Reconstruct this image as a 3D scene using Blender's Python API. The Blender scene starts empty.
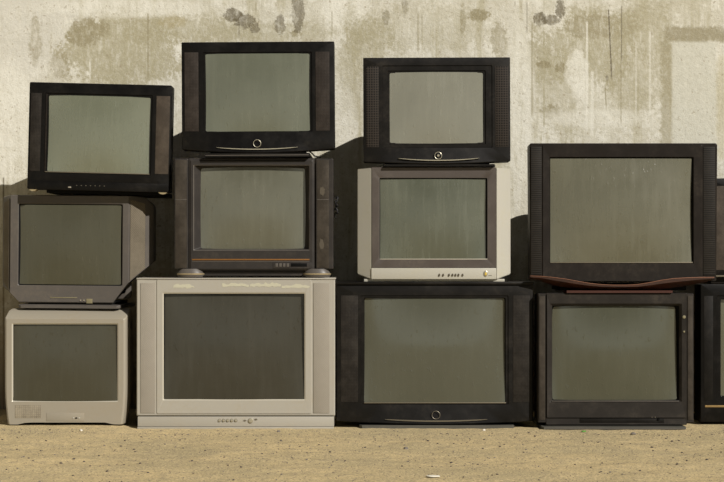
import bpy, bmesh, math, random
from mathutils import Vector, Matrix, noise
sc = bpy.context.scene
COL = sc.collection
random.seed(7)
# ------------------------------------------------------------------ camera frame used for measuring
F = 1375.0; D0 = 5.5; CZ = 0.668; HY = 260.0; CX = 362.0
def kk(d): return (D0 + d) / F
def wx(px, d=0): return (px - CX) * kk(d)
def wz(py, d=0): return CZ + (HY - py) * kk(d)
WALL = 0.62

# ------------------------------------------------------------------ node helpers
def newmat(name):
    m = bpy.data.materials.new(name); m.use_nodes = True
    nt = m.node_tree
    b = nt.nodes['Principled BSDF']
    return m, nt, b
def nd(nt, t, **kw):
    n = nt.nodes.new(t)
    for a, v in kw.items(): setattr(n, a, v)
    return n
def math_(nt, op, a, b=None, clamp=False):
    n = nd(nt, 'ShaderNodeMath', operation=op, use_clamp=clamp)
    for i, v in enumerate((a, b)):
        if v is None: continue
        if isinstance(v, (int, float)): n.inputs[i].default_value = v
        else: nt.links.new(v, n.inputs[i])
    return n.outputs[0]
def mixc(nt, fac, a, b):
    n = nd(nt, 'ShaderNodeMix', data_type='RGBA')
    if isinstance(fac, (int, float)): n.inputs[0].default_value = fac
    else: nt.links.new(fac, n.inputs[0])
    for s, v in ((6, a), (7, b)):
        if isinstance(v, tuple): n.inputs[s].default_value = (*v[:3], 1)
        else: nt.links.new(v, n.inputs[s])
    return n.outputs[2]
def noise_(nt, vec, scale, detail=4, rough=0.55, dist=0.0):
    n = nd(nt, 'ShaderNodeTexNoise')
    n.inputs['Scale'].default_value = scale; n.inputs['Detail'].default_value = detail
    n.inputs['Roughness'].default_value = rough; n.inputs['Distortion'].default_value = dist
    if vec is not None: nt.links.new(vec, n.inputs['Vector'])
    return n.outputs['Fac']
def rng(nt, v, a, b, lo=0.0, hi=1.0, smooth=True):
    n = nd(nt, 'ShaderNodeMapRange')
    if smooth: n.interpolation_type = 'SMOOTHSTEP'
    nt.links.new(v, n.inputs['Value'])
    n.inputs['From Min'].default_value = a; n.inputs['From Max'].default_value = b
    n.inputs['To Min'].default_value = lo; n.inputs['To Max'].default_value = hi
    return n.outputs['Result']
def objcoord(nt, scale=None, loc=(0, 0, 0)):
    t = nd(nt, 'ShaderNodeTexCoord')
    o = t.outputs['Object']
    if scale is not None:
        m = nd(nt, 'ShaderNodeMapping'); m.inputs['Scale'].default_value = scale
        m.inputs['Location'].default_value = loc
        nt.links.new(o, m.inputs['Vector']); o = m.outputs[0]
    return o
def bump(nt, b, h, strength=0.3, dist=0.002):
    n = nd(nt, 'ShaderNodeBump'); n.inputs['Strength'].default_value = strength
    n.inputs['Distance'].default_value = dist
    nt.links.new(h, n.inputs['Height']); nt.links.new(n.outputs[0], b.inputs['Normal'])

def plastic(name, col, dust=(0.25, 0.21, 0.15), amt=0.25, rough=0.45, metal=0.0, seed=0.0, spec=0.5):
    m, nt, b = newmat(name)
    v = objcoord(nt, (1, 1, 1), (seed, seed * 1.7, seed * .6))
    n1 = noise_(nt, v, 9, 6, 0.65)
    n2 = noise_(nt, v, 60, 4, 0.7)
    f = math_(nt, 'MULTIPLY', rng(nt, n1, 0.42, 0.75), rng(nt, n2, 0.3, 0.7))
    # little scuffs and specks
    sp = rng(nt, noise_(nt, v, 240, 2, 0.5), 0.70, 0.78)
    f = math_(nt, 'MULTIPLY', f, amt)
    f = math_(nt, 'ADD', f, math_(nt, 'MULTIPLY', sp, amt * 0.8), True)
    c = mixc(nt, f, col, dust)
    nt.links.new(c, b.inputs['Base Color'])
    b.inputs['Metallic'].default_value = metal
    b.inputs['Specular IOR Level'].default_value = spec
    nt.links.new(rng(nt, n1, 0.2, 0.8, rough - 0.08, rough + 0.15), b.inputs['Roughness'])
    bump(nt, b, noise_(nt, v, 900, 2), 0.12, 0.0006)
    return m

def grille(name, c1, c2, pitch=0.008, kind='grid', rough=0.6, line=0.3, dust=0.45):
    """perforated / slotted speaker cover"""
    m, nt, b = newmat(name)
    v = objcoord(nt)
    s = nd(nt, 'ShaderNodeSeparateXYZ'); nt.links.new(v, s.inputs[0])
    def per(o, p):
        a = math_(nt, 'FRACT', math_(nt, 'DIVIDE', math_(nt, 'ADD', o, 50.0), p))
        a = math_(nt, 'ABSOLUTE', math_(nt, 'SUBTRACT', a, 0.5))
        return rng(nt, a, 0.5 - line, 0.5 - line * 0.5)          # 1 on the line
    if kind == 'grid':
        f = math_(nt, 'MAXIMUM', per(s.outputs[0], pitch), per(s.outputs[2], pitch))
    elif kind == 'rib':
        f = per(s.outputs[2], pitch)
    else:
        d = math_(nt, 'ADD', s.outputs[0], s.outputs[2]); e = math_(nt, 'SUBTRACT', s.outputs[0], s.outputs[2])
        f = math_(nt, 'MAXIMUM', per(d, pitch), per(e, pitch))
    n1 = rng(nt, noise_(nt, v, 14, 6, 0.7), 0.35, 0.72)
    c = mixc(nt, f, c1, c2)
    c = mixc(nt, math_(nt, 'MULTIPLY', n1, dust), c, tuple(min(1, x * 1.9 + 0.01) for x in c1))
    nt.links.new(c, b.inputs['Base Color'])
    b.inputs['Roughness'].default_value = rough; b.inputs['Specular IOR Level'].default_value = 0.15
    bump(nt, b, f, 0.4, 0.001)
    return m

def glass_screen(name, col, rough=0.16, dust=0.25, seed=0.0, spec=0.5):
    m, nt, b = newmat(name)
    v = objcoord(nt, (1, 1, 1), (seed * 3.1, 0, seed * 1.3))
    vs = objcoord(nt, (14, 3, 1.6), (seed, 0, seed * 2))      # vertical wipe streaks
    n1 = rng(nt, noise_(nt, v, 5, 5, 0.6), 0.3, 0.75)
    n2 = rng(nt, noise_(nt, vs, 3, 4, 0.6), 0.42, 0.8)
    n3 = rng(nt, noise_(nt, v, 120, 3, 0.6), 0.68, 0.80)
    # dust settled towards the rim of the glass
    f = math_(nt, 'ADD', math_(nt, 'MULTIPLY', n1, 0.35), math_(nt, 'MULTIPLY', n2, 0.35))
    f = math_(nt, 'ADD', f, math_(nt, 'MULTIPLY', n3, 0.3))
    f = math_(nt, 'MULTIPLY', f, dust, True)
    c = mixc(nt, f, col, tuple(min(1, x * 1.9 + 0.03) for x in col))
    nt.links.new(c, b.inputs['Base Color'])
    b.inputs['Specular IOR Level'].default_value = spec
    b.inputs['IOR'].default_value = 1.75
    nt.links.new(math_(nt, 'ADD', math_(nt, 'MULTIPLY', f, 0.5), rough), b.inputs['Roughness'])
    # blisters and runs
    vb = objcoord(nt, (70, 20, 32), (seed, seed, 0))
    bump(nt, b, rng(nt, noise_(nt, vb, 1.0, 3, 0.6), 0.60, 0.72), 0.30, 0.0015)
    return m

def simple(name, col, rough=0.5, metal=0.0, spec=0.5):
    m, nt, b = newmat(name)
    v = objcoord(nt)
    n1 = noise_(nt, v, 40, 4, 0.6)
    c = mixc(nt, math_(nt, 'MULTIPLY', n1, 0.35), col, tuple(x * 0.7 for x in col))
    nt.links.new(c, b.inputs['Base Color'])
    b.inputs['Roughness'].default_value = rough; b.inputs['Metallic'].default_value = metal
    b.inputs['Specular IOR Level'].default_value = spec
    return m

# ------------------------------------------------------------------ mesh helpers
def link(name, bm, mats, parent=None, smooth=35):
    bmesh.ops.recalc_face_normals(bm, faces=bm.faces)
    for f in bm.faces: f.smooth = True
    lim = math.radians(smooth)
    for e in bm.edges:
        if len(e.link_faces) == 2:
            e.smooth = e.calc_face_angle(0) < lim
    me = bpy.data.meshes.new(name); bm.to_mesh(me); bm.free()
    if not isinstance(mats, (list, tuple)): mats = [mats]
    for m in mats: me.materials.append(m)
    o = bpy.data.objects.new(name, me); COL.objects.link(o)
    if parent is not None: o.parent = parent
    return o

def outline(x0, x1, z0, z1, r=0.004, y=0.0, bow=0.0, ybow=0.0, bar=0.0, n=16, c=5):
    """rounded rectangle, same point count every time. r: number or (bl,br,tr,tl), each number or (rx,rz)"""
    if not isinstance(r, (tuple, list)): r = (r,) * 4
    r = [q if isinstance(q, (tuple, list)) else (q, q) for q in r]          # a third entry means a straight chamfer
    cx, hw = (x0 + x1) / 2, (x1 - x0) / 2; cz, hz = (z0 + z1) / 2, (z1 - z0) / 2
    ctr = [(x0 + r[0][0], z0 + r[0][1]), (x1 - r[1][0], z0 + r[1][1]), (x1 - r[2][0], z1 - r[2][1]), (x0 + r[3][0], z1 - r[3][1])]
    pts = []
    for q in range(4):
        a0 = math.pi + q * math.pi / 2
        arc = [(ctr[q][0] + r[q][0] * math.cos(a0 + i / c * math.pi / 2), ctr[q][1] + r[q][1] * math.sin(a0 + i / c * math.pi / 2)) for i in range(c + 1)]
        if len(r[q]) > 2: arc = [(arc[0][0] + (arc[-1][0] - arc[0][0]) * i / c, arc[0][1] + (arc[-1][1] - arc[0][1]) * i / c) for i in range(c + 1)]
        pts += arc
        nx = (q + 1) % 4; b0 = math.pi + nx * math.pi / 2
        e = (ctr[nx][0] + r[nx][0] * math.cos(b0), ctr[nx][1] + r[nx][1] * math.sin(b0))
        s = arc[-1]
        for i in range(1, n): pts.append((s[0] + (e[0] - s[0]) * i / n, s[1] + (e[1] - s[1]) * i / n))
    out = []
    for x, z in pts:
        u, w = (x - cx) / hw, (z - cz) / hz
        X = x + bar * u * (1 - w * w); Z = z + bar * w * (1 - u * u)
        if w < -0.3: Z -= bow * (1 - u * u) * min(1, (-w - 0.3) / 0.6)
        Y = y - ybow * (1 - u * u) * (0.5 - 0.5 * w)
        out.append((X, Y, Z))
    return out

def loft(loops, mats=None, cap0=False, cap1=False, bm=None):
    bm = bm or bmesh.new()
    vs = [[bm.verts.new(p) for p in L] for L in loops]
    for i in range(len(vs) - 1):
        a, b = vs[i], vs[i + 1]; n = len(a)
        for j in range(n):
            f = bm.faces.new((a[j], a[(j + 1) % n], b[(j + 1) % n], b[j]))
            if mats: f.material_index = mats[i]
    if cap0: bm.faces.new(vs[0][::-1])
    if cap1:
        f = bm.faces.new(vs[-1])
        if mats: f.material_index = mats[-1]
    return bm

def box_bm(x0, x1, y0, y1, z0, z1, bev=0.001, bm=None):
    b2 = bmesh.new()
    bmesh.ops.create_cube(b2, size=1)
    for v in b2.verts:
        v.co = Vector((x0 + (v.co.x + .5) * (x1 - x0), y0 + (v.co.y + .5) * (y1 - y0), z0 + (v.co.z + .5) * (z1 - z0)))
    bev = min(bev, 0.45 * min(abs(x1 - x0), abs(y1 - y0), abs(z1 - z0)))
    if bev > 0: bmesh.ops.bevel(b2, geom=b2.edges[:], offset=bev, segments=2, affect='EDGES', profile=0.6)
    if bm is None: return b2
    me = bpy.data.meshes.new('t'); b2.to_mesh(me); b2.free(); bm.from_mesh(me); bpy.data.meshes.remove(me)
    return bm

def slab_bm(front, thick, direction=(0, 1, 0), bm=None):
    """solid prism from a 3-D polygon"""
    bm = bm or bmesh.new()
    d = Vector(direction).normalized() * thick
    a = [bm.verts.new(p) for p in front]; b = [bm.verts.new(Vector(p) + d) for p in front]
    n = len(a)
    bm.faces.new(a); bm.faces.new(b[::-1])
    for i in range(n): bm.faces.new((a[i], b[i], b[(i + 1) % n], a[(i + 1) % n]))
    return bm

def sweep_bm(sections, bm=None):
    bm = bm or bmesh.new()
    return loft(sections, None, True, True, bm)

def tube_bm(pts, r, seg=8, closed=False, bm=None):
    bm = bm or bmesh.new()
    P = [Vector(p) for p in pts]; n = len(P); rings = []
    up = Vector((0, 0, 1))
    for i in range(n):
        a = P[(i - 1) % n] if (closed or i > 0) else P[i]
        b = P[(i + 1) % n] if (closed or i < n - 1) else P[i]
        t = (b - a).normalized()
        u = t.cross(up)
        if u.length < 0.1: u = t.cross(Vector((0, 1, 0)))
        u.normalize(); w = u.cross(t).normalized()
        rings.append([P[i] + (u * math.cos(q * 2 * math.pi / seg) + w * math.sin(q * 2 * math.pi / seg)) * r for q in range(seg)])
    vs = [[bm.verts.new(p) for p in L] for L in rings]
    for i in range(n if closed else n - 1):
        a, b = vs[i], vs[(i + 1) % n]
        for j in range(seg): bm.faces.new((a[j], a[(j + 1) % seg], b[(j + 1) % seg], b[j]))
    if not closed: bm.faces.new(vs[0][::-1]); bm.faces.new(vs[-1])
    return bm

def ring_bm(cx, y, cz, R, r, seg=28):
    bm = bmesh.new()
    vs = []
    for i in range(seg):
        a = 2 * math.pi * i / seg
        vs.append([bm.verts.new((cx + (R + r * math.cos(q * math.pi / 4)) * math.cos(a), y + r * math.sin(q * math.pi / 4), cz + (R + r * math.cos(q * math.pi / 4)) * math.sin(a))) for q in range(8)])
    for i in range(seg):
        a, b = vs[i], vs[(i + 1) % seg]
        for j in range(8): bm.faces.new((a[j], a[(j + 1) % 8], b[(j + 1) % 8], b[j]))
    return bm

def knob_bm(cx, y, cz, rx, rz, h, seg=16, bm=None):
    """round push button standing out of a panel, towards -y"""
    L = []
    for (s, yy) in ((1, 0.002), (1, -h * 0.6), (0.8, -h), (0.35, -h * 1.05)):
        L.append([(cx + rx * s * math.cos(i * 2 * math.pi / seg), y + yy, cz + rz * s * math.sin(i * 2 * math.pi / seg)) for i in range(seg)])
    return loft(L, None, True, True, bm)

def screen_bm(x0, x1, z0, z1, yc, R, n=28, grow=0.006, bar=0.0, lean=0.0):
    bm = bmesh.new()
    yc -= ((z1 - z0) / 2) ** 2 / (2 * R)
    x0 -= grow; x1 += grow; z0 -= grow; z1 += grow
    cx, hw = (x0 + x1) / 2, (x1 - x0) / 2; cz, hz = (z0 + z1) / 2, (z1 - z0) / 2
    g = []
    for j in range(n + 1):
        row = []
        for i in range(n + 1):
            u, w = -1 + 2 * i / n, -1 + 2 * j / n
            x = u * hw + bar * u * (1 - w * w); z = w * hz + bar * w * (1 - u * u)
            row.append(bm.verts.new((cx + x, yc + lean * (z + hz) + R - math.sqrt(R * R - x * x - z * z) - 0.8 * u * u * w * w * hw * hw / (2 * R), cz + z)))
        g.append(row)
    for j in range(n):
        for i in range(n): bm.faces.new((g[j][i], g[j][i + 1], g[j + 1][i + 1], g[j + 1][i]))
    # glass edge going back into the cabinet
    rim = [g[0][i] for i in range(n + 1)] + [g[j][n] for j in range(1, n + 1)] + [g[n][i] for i in range(n - 1, -1, -1)] + [g[j][0] for j in range(n - 1, 0, -1)]
    rb = [bm.verts.new(v.co + Vector((0, 0.03, 0))) for v in rim]
    m = len(rim)
    for i in range(m): bm.faces.new((rim[i], rb[i], rb[(i + 1) % m], rim[(i + 1) % m]))
    return bm

# ------------------------------------------------------------------ materials
M = {}
M['black'] = plastic('black_plastic', (0.0038, 0.0034, 0.0030), (0.07, 0.058, 0.042), 0.13, 0.36, spec=0.16)
M['black_worn'] = plastic('worn_black_plastic', (0.0055, 0.0048, 0.004), (0.085, 0.07, 0.05), 0.2, 0.42, seed=3, spec=0.18)
M['char'] = plastic('charcoal_plastic', (0.0135, 0.0108, 0.0088), (0.12, 0.095, 0.068), 0.2, 0.45, seed=5, spec=0.13)
M['grey'] = plastic('grey_plastic', (0.082, 0.073, 0.064), (0.17, 0.14, 0.10), 0.35, 0.42, seed=2, spec=0.3)
M['umber'] = plastic('umber_plastic', (0.0265, 0.0235, 0.0215), (0.13, 0.105, 0.075), 0.22, 0.42, seed=15, spec=0.2)
M['brownblack'] = plastic('brown_black_plastic', (0.019, 0.0165, 0.0142), (0.13, 0.105, 0.075), 0.22, 0.42, seed=16, spec=0.18)
M['inner'] = simple('black_inner_surround', (0.003, 0.003, 0.003), 0.6, spec=0.1)
M['silver'] = plastic('silver_paint', (0.33, 0.31, 0.262), (0.30, 0.25, 0.16), 0.4, 0.42, 0.0, seed=8)
M['silver_c'] = plastic('dusty_silver_paint', (0.265, 0.238, 0.185), (0.26, 0.21, 0.13), 0.5, 0.45, 0.0, seed=4)
M['silver_h'] = plastic('pale_silver_paint', (0.385, 0.37, 0.315), (0.36, 0.33, 0.21), 0.45, 0.4, 0.0, seed=6)
M['lip'] = simple('worn_bright_lip', (0.46, 0.43, 0.35), 0.35, 0.2)
M['metal'] = simple('chrome_trim', (0.42, 0.39, 0.30), 0.35, 0.5)
M['dullmetal'] = simple('dull_trim', (0.20, 0.175, 0.13), 0.4, 0.6)
M['brown_panel'] = grille('brown_cloth_panel', (0.027, 0.021, 0.0165), (0.018, 0.014, 0.011), 0.006, 'grid', line=0.35)
M['dark_panel'] = grille('dark_cloth_panel', (0.019, 0.0155, 0.0115), (0.011, 0.009, 0.007), 0.006, 'grid', line=0.35)
M['dusty_panel'] = grille('dusty_brown_panel', (0.060, 0.047, 0.034), (0.035, 0.027, 0.02), 0.006, 'diag', line=0.3)
M['grid_panel'] = grille('square_hole_panel', (0.006, 0.005, 0.004), (0.034, 0.027, 0.021), 0.0098, 'grid', line=0.22, dust=0.2)
M['rib_panel'] = grille('ribbed_panel', (0.020, 0.0165, 0.012), (0.007, 0.006, 0.005), 0.0085, 'rib', line=0.4, dust=0.2)
M['col_panel'] = grille('column_panel', (0.042, 0.034, 0.025), (0.026, 0.021, 0.015), 0.005, 'grid', line=0.35)
M['wing_panel'] = grille('woven_wing_panel', (0.155, 0.132, 0.095), (0.09, 0.075, 0.053), 0.007, 'diag', line=0.3, dust=0.15)
M['silver_panel'] = grille('silver_dot_panel', (0.30, 0.272, 0.225), (0.25, 0.226, 0.185), 0.007, 'diag', line=0.3, dust=0.06)
M['dot_panel'] = grille('silver_hole_panel', (0.235, 0.205, 0.15), (0.15, 0.13, 0.095), 0.0075, 'grid', line=0.28)
M['darkframe'] = plastic('dark_taupe_frame', (0.058, 0.046, 0.039), (0.2, 0.17, 0.12), 0.18, 0.45, seed=9)
M['orange'] = simple('orange_stripe_paint', (0.19, 0.078, 0.012), 0.4)
M['gold'] = simple('gold_strip', (0.33, 0.22, 0.09), 0.35, 0.3)
M['cream'] = simple('yellowed_label', (0.19, 0.165, 0.09), 0.6)
M['flake'] = simple('peeled_paint', (0.45, 0.43, 0.32), 0.8)
M['red'] = simple('dark_red_trim', (0.05, 0.014, 0.009), 0.35)
M['yellow'] = simple('yellow_paint', (0.60, 0.42, 0.06), 0.5)
M['cord'] = simple('black_cord', (0.008, 0.008, 0.008), 0.5)
M['copper'] = simple('copper_edge', (0.24, 0.11, 0.065), 0.35, 0.2)
M['base'] = plastic('dull_base_plastic', (0.075, 0.072, 0.06), (0.17, 0.14, 0.1), 0.3, 0.4, seed=12, spec=0.3)
M['brass'] = simple('brass_edge', (0.42, 0.34, 0.2), 0.35, 0.5)
def wood():
    m, nt, b = newmat('lacquered_wood')
    v = objcoord(nt, (2, 30, 60)); n1 = noise_(nt, v, 3, 5, 0.6, 1.0)
    c = mixc(nt, rng(nt, n1, 0.3, 0.7), (0.050, 0.019, 0.011), (0.022, 0.009, 0.006))
    nt.links.new(c, b.inputs['Base Color']); b.inputs['Roughness'].default_value = 0.3
    return m
M['wood'] = wood()

# ------------------------------------------------------------------ television builder
class TV:
    def __init__(s, name, label, d, cxp, yb, roll=0.0, yaw=0.0, group=None):
        s.d = d; s.k = kk(d)
        s.o = bpy.data.objects.new(name, None); COL.objects.link(s.o)
        s.cxp = cxp; s.yb = yb
        s.o.location = (wx(cxp, d), d, wz(yb, d))
        s.o.rotation_euler = (0, math.radians(roll), math.radians(yaw))
        s.o['label'] = label; s.o['category'] = 'television'
        s.o['group'] = 'old televisions stacked against the wall'
    def X(s, px): return (px - s.cxp) * s.k
    def Z(s, py): return (s.yb - py) * s.k
    def add(s, name, bm, mats, parent=None, smooth=35, label=None):
        o = link(name, bm, mats, parent or s.o, smooth)
        if label: o['label'] = label
        return o
    def ol(s, r, rad=0.004, y=0.0, grow=0.0, **kw):
        x0, yt, x1, yb = r
        g = grow
        return outline(s.X(x0) - g, s.X(x1) + g, s.Z(yb) - g, s.Z(yt) + g, rad, y, **kw)
    def screen(s, r, mat, yc=0.018, R=1.3, bar=0.0, lean=0.0):
        x0, yt, x1, yb = r
        return s.add('screen', screen_bm(s.X(x0), s.X(x1), s.Z(yb), s.Z(yt), yc, R, bar=bar, lean=lean), mat, smooth=50)
    def box(s, name, r, y0, y1, mat, bev=0.001, parent=None, label=None):
        x0, yt, x1, yb = r
        return s.add(name, box_bm(s.X(x0), s.X(x1), y0, y1, s.Z(yb), s.Z(yt), bev), mat, parent, label=label)
    def back(s, r, mat, y0=0.08, depth=0.43, top=0.25, side=0.22, bot=0.06, rad=0.012, inset=0.004, hump=0.5):
        """the rear housing: a shallow collar, a shoulder and the narrow tube end"""
        x0, yt, x1, yb = r
        xa, xb, za, zb = s.X(x0), s.X(x1), s.Z(yb), s.Z(yt)
        W, H = xb - xa, zb - za
        L = []
        for (t, fs, ft, fb) in ((0.0, 0.0, 0.0, 0.0), (0.10, 0.02, 0.01, 0.0), (hump, 0.35, 0.22, 0.2), (hump + 0.06, 0.5, 0.45, 0.4), (1 - 0.05, 0.92, 0.9, 0.8), (1.0, 1.0, 1.0, 1.0)):
            y = y0 + (depth - y0) * t
            L.append(outline(xa + inset + W * side * fs, xb - inset - W * side * fs, za + inset + H * bot * fb, zb - inset - H * top * ft, rad + 0.015 * t, y))
        L = [outline(xa + inset + 0.02, xb - inset - 0.02, za + inset + 0.02, zb - inset - 0.02, rad, y0 - 0.004)] + L
        o = s.add('back_cover', loft(L, None, False, True), mat, smooth=30)
        # cooling slots in the lid of the rear housing
        zt = zb - inset - H * top * 0.04
        s.add('vent', box_bm((xa + xb) / 2 - W * .25, (xa + xb) / 2 + W * .25, y0 + 0.05, y0 + 0.11, zt - 0.012, zt - 0.0035, 0.001), M['rib_panel'], o)
        return o
    def ring(s, px, py, rpx, mat, dot=False, y=-0.004):
        o = s.add('logo_ring', ring_bm(s.X(px), y, s.Z(py), rpx * s.k, 0.0012), mat, label='round silver ring emblem')
        if dot: s.add('power_button', knob_bm(s.X(px), y + .003, s.Z(py), 1.3 * s.k, 1.3 * s.k, 0.005), mat, o)
        return o
    def curve_strip(s, pts, thick, y0, y1, mat, name='trim_strip', ybow=0.0, label=None, hw=None):
        sec = []
        n = len(pts)
        for i, (px, py) in enumerate(pts):
            u = -1 + 2 * i / (n - 1)
            t = thick * s.k * (0.25 + 0.75 * math.sqrt(max(0, 1 - u * u))) / 2
            X, Z = s.X(px), s.Z(py)
            yo = -ybow * (1 - ((X / (hw * s.k)) ** 2 if hw else u * u))
            sec.append([(X, y0 + yo, Z - t), (X, y0 + yo, Z + t), (X, y1, Z + t), (X, y1, Z - t)])
        return s.add(name, sweep_bm(sec), mat, label=label)
def arc(x0, x1, ye, ym, n=17):
    out = []
    for i in range(n):
        u = -1 + 2 * i / (n - 1)
        out.append((x0 + (x1 - x0) * i / (n - 1), ye + (ym - ye) * (1 - u * u)))
    return out

def bezel(tv, out, scr, mats, depth=0.08, rad=0.005, inner=None, inner2=None, bow=0.0, ybow=0.0, bar=0.0, rs=0.006, lipmat=2, gap=0.004, edge=0.004, tun=0.05):
    """front frame from the deep inner edge round the glass to the rear rim.
    mats: [main, black tunnel, lip]; inner: raised rectangle round the screen (optional)"""
    L, m = [], []
    L.append(tv.ol(scr, rs, tun, bar=bar)); m.append(1)
    L.append(tv.ol(scr, rs, 0.012, grow=gap * 0.5, bar=bar)); m.append(lipmat)
    L.append(tv.ol(scr, rs, 0.006, grow=gap, bar=bar * .8)); m.append(lipmat)
    L.append(tv.ol(scr, rs, 0.0035, grow=gap + 0.0015, bar=bar * .8)); m.append(0)
    if inner:
        L.append(tv.ol(inner, 0.004, 0.0035)); m.append(0)
        L.append(tv.ol(inner, 0.004, 0.0, grow=0.002)); m.append(0)
    if inner2:
        L.append(tv.ol(inner2, 0.004, 0.0)); m.append(0)
        L.append(tv.ol(inner2, 0.004, -0.003, grow=0.002)); m.append(0)
    yb = -0.003 if inner2 else 0.0
    L.append(tv.ol(out, rad, yb, grow=-edge, bow=bow, ybow=ybow)); m.append(0)
    L.append(tv.ol(out, rad, yb + edge * 0.3, grow=-edge * 0.3, bow=bow, ybow=ybow)); m.append(0)
    L.append(tv.ol(out, rad, yb + edge, bow=bow, ybow=ybow)); m.append(0)
    L.append(tv.ol(out, rad, depth, bow=bow * .6)); m.append(0)
    L.append(tv.ol(out, rad, depth, grow=-0.02, bow=bow * .6)); m.append(0)
    return tv.add('front_frame', loft(L, m), mats, smooth=28)

SC = {}
def scr(name, col, **kw): SC[name] = glass_screen(name, col, **kw); return SC[name]

M['stain_f'] = simple('button_surround_paint', (0.16, 0.14, 0.10), 0.6)
# ============================================================== 1 bottom-left silver (C)
t = TV('television', 'silver-grey television standing on the sand, bottom of the far left stack', 0.0, 66, 424.6)
out = (6, 310, 125, 424.5)
bev = 0.02
L, m = [], []
s_ = (13.0, 324.5, 117, 400.5)
L.append(t.ol(s_, 0.002, 0.05)); m.append(1)
L.append(t.ol(s_, 0.002, 0.004)); m.append(2)
L.append(t.ol(s_, 0.003, 0.0, grow=0.005)); m.append(0)
# lower corners tuck inwards: shape the rim by hand
def rim(y, g, topy, tuck):
    L0 = t.ol((4.5 + g, topy, 125.5 - g + 60 * min(y, 0.06), 424.5), (0.004, 0.004, 0.005, 0.005), y)
    zt = t.Z(topy); o = []
    for (x, yy, z) in L0:
        f = max(0, 1 - z / 0.16); x -= math.copysign(tuck * f * f, x)
        if z < 0.03 and abs(x) < 0.19:                 # shallow arch under the front
            z += 0.008 * min(1, (0.19 - abs(x)) / 0.03)
        o.append((x, yy, z))
    return o
L.append(rim(0.0, 2, 319, 0.012)); m.append(0)
L.append(rim(0.004, 0.4, 318.3, 0.012)); m.append(0)
L.append(rim(0.012, 0, 317, 0.012)); m.append(0)
L.append(rim(0.05, 1, 311, 0.013)); m.append(0)
L.append(rim(0.075, 2, 309.3, 0.015)); m.append(0)
L.append(rim(0.13, 2.5, 309.3, 0.015)); m.append(0)
L.append(rim(0.13, 8, 314, 0.015)); m.append(0)
t.add('front_frame', loft(L, m), [M['silver_c'], M['inner'], M['lip']], smooth=25)
t.screen(s_, scr('dark_olive_glass', (0.0440, 0.0410, 0.0262), seed=1, spec=0.25, rough=0.13), 0.001, 3.0, lean=0.03)
t.back((9, 311, 122, 421), M['silver_c'], 0.125, 0.46)
t.box('speaker_grille', (15, 405, 41, 418), -0.001, 0.01, M['dot_panel'], 0.0005)
dd = t.box('control_door', (46.5, 413, 84, 421), -0.0015, 0.01, M['silver_c'], 0.001)
for i, px in enumerate((73.5, 76.3, 79.2)):
    t.add('button', knob_bm(t.X(px), 0.0, t.Z(418), 0.0042, 0.003, 0.004), M['inner'] if i == 1 else M['silver_h'], dd)
t.add('foot', box_bm(-0.16, 0.16, 0.06, 0.36, -0.006, 0.012, 0.003), M['inner'])

# ============================================================== 2 mid-left grey (B)
t = TV('television', 'grey television with angled speaker wings, middle of the far left stack', 0.06, 69, 308.1, roll=0.45, yaw=-1.5)
out = (12, 196, 128, 304)
s_ = (20, 206.5, 119.5, 283)
L, m = [], []
L.append(t.ol(s_, 0.003, 0.05, bar=0.001)); m.append(1)
L.append(t.ol(s_, 0.004, 0.008, grow=0.002, bar=0.001)); m.append(1)
L.append(t.ol(s_, 0.006, 0.002, grow=0.010)); m.append(2)
L.append(t.ol(s_, 0.006, 0.0, grow=0.0125)); m.append(0)
def rim(y, x0, x1, y0, y1, cl, cr, sl=0.0):
    return t.ol((x0, y0, x1, y1), ((cl[0] * t.k, cl[1] * t.k, 1), (cr[0] * t.k, cr[1] * t.k, 1), (0.004 + sl, 0.004 + sl), (0.004 + sl * .6, 0.004 + sl * .6)), y)
for a in ((0.0, 9.5, 128, 196, 302, (9, 9), (15, 20)), (0.004, 8.8, 128.7, 195.3, 303, (10, 10), (16, 21)), (0.05, -1.5, 145, 196, 302.6, (18, 16), (40, 36), 0.012),
          (0.075, -3.5, 150, 199, 302, (22, 18), (45, 40), 0.03), (0.13, -3.5, 150, 200, 300, (22, 20), (46, 40), 0.03), (0.13, 8, 142, 205, 292, (20, 20), (46, 38), 0.02)):
    L.append(rim(*a)); m.append(0)
t.add('front_frame', loft(L, m), [M['grey'], M['inner'], M['grey']], smooth=22)
t.screen(s_, scr('brownish_olive_glass', (0.0517, 0.0496, 0.0306), seed=2, spec=0.3, rough=0.22), 0.002, 1.5, lean=0)
t.back((14, 203, 126, 300), M['grey'], 0.125, 0.44, side=0.2)
# perforated wings following the slope of the frame sides
def wing(xa, xb, ya, yb_, za, zb, za2, zb2, mat):
    P = [(t.X(xa), ya, t.Z(zb)), (t.X(xb), yb_, t.Z(zb2)), (t.X(xb), yb_, t.Z(za2)), (t.X(xa), ya, t.Z(za))]
    return t.add('speaker_grille', slab_bm(P, 0.006, (0.0, 1, 0)), mat)
wing(129.8, 143, 0.0035, 0.040, 199, 280, 203, 268, M['wing_panel'])
wing(7.4, 0.2, 0.0035, 0.036, 199, 290, 203, 283, M['wing_panel'])
t.box('trim_strip', (50, 297.2, 77, 298.0), -0.0015, 0.006, M['cream'], 0.0005)
for px in (80.5, 84): t.add('button', knob_bm(t.X(px), 0.0, t.Z(300.2), 0.003, 0.003, 0.003), M['silver_c'])
t.box('sticker', (86.5, 298.6, 92.5, 303.2), -0.0015, 0.004, M['cream'], 0.0003, label='yellowed sticker')
L = [t.ol((22, 305.6, 118, 308.1), 0.002, -0.022), t.ol((19, 304.8, 121, 308.1), 0.003, -0.012), t.ol((19, 304.4, 121, 308.1), 0.003, 0.02), t.ol((19, 304.4, 121, 308.1), 0.003, 0.30)]
t.add('base', loft(L, None, True, True), M['grey'])
t.box('base_neck', (26, 301, 114, 305.2), 0.03, 0.28, M['inner'])

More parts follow.
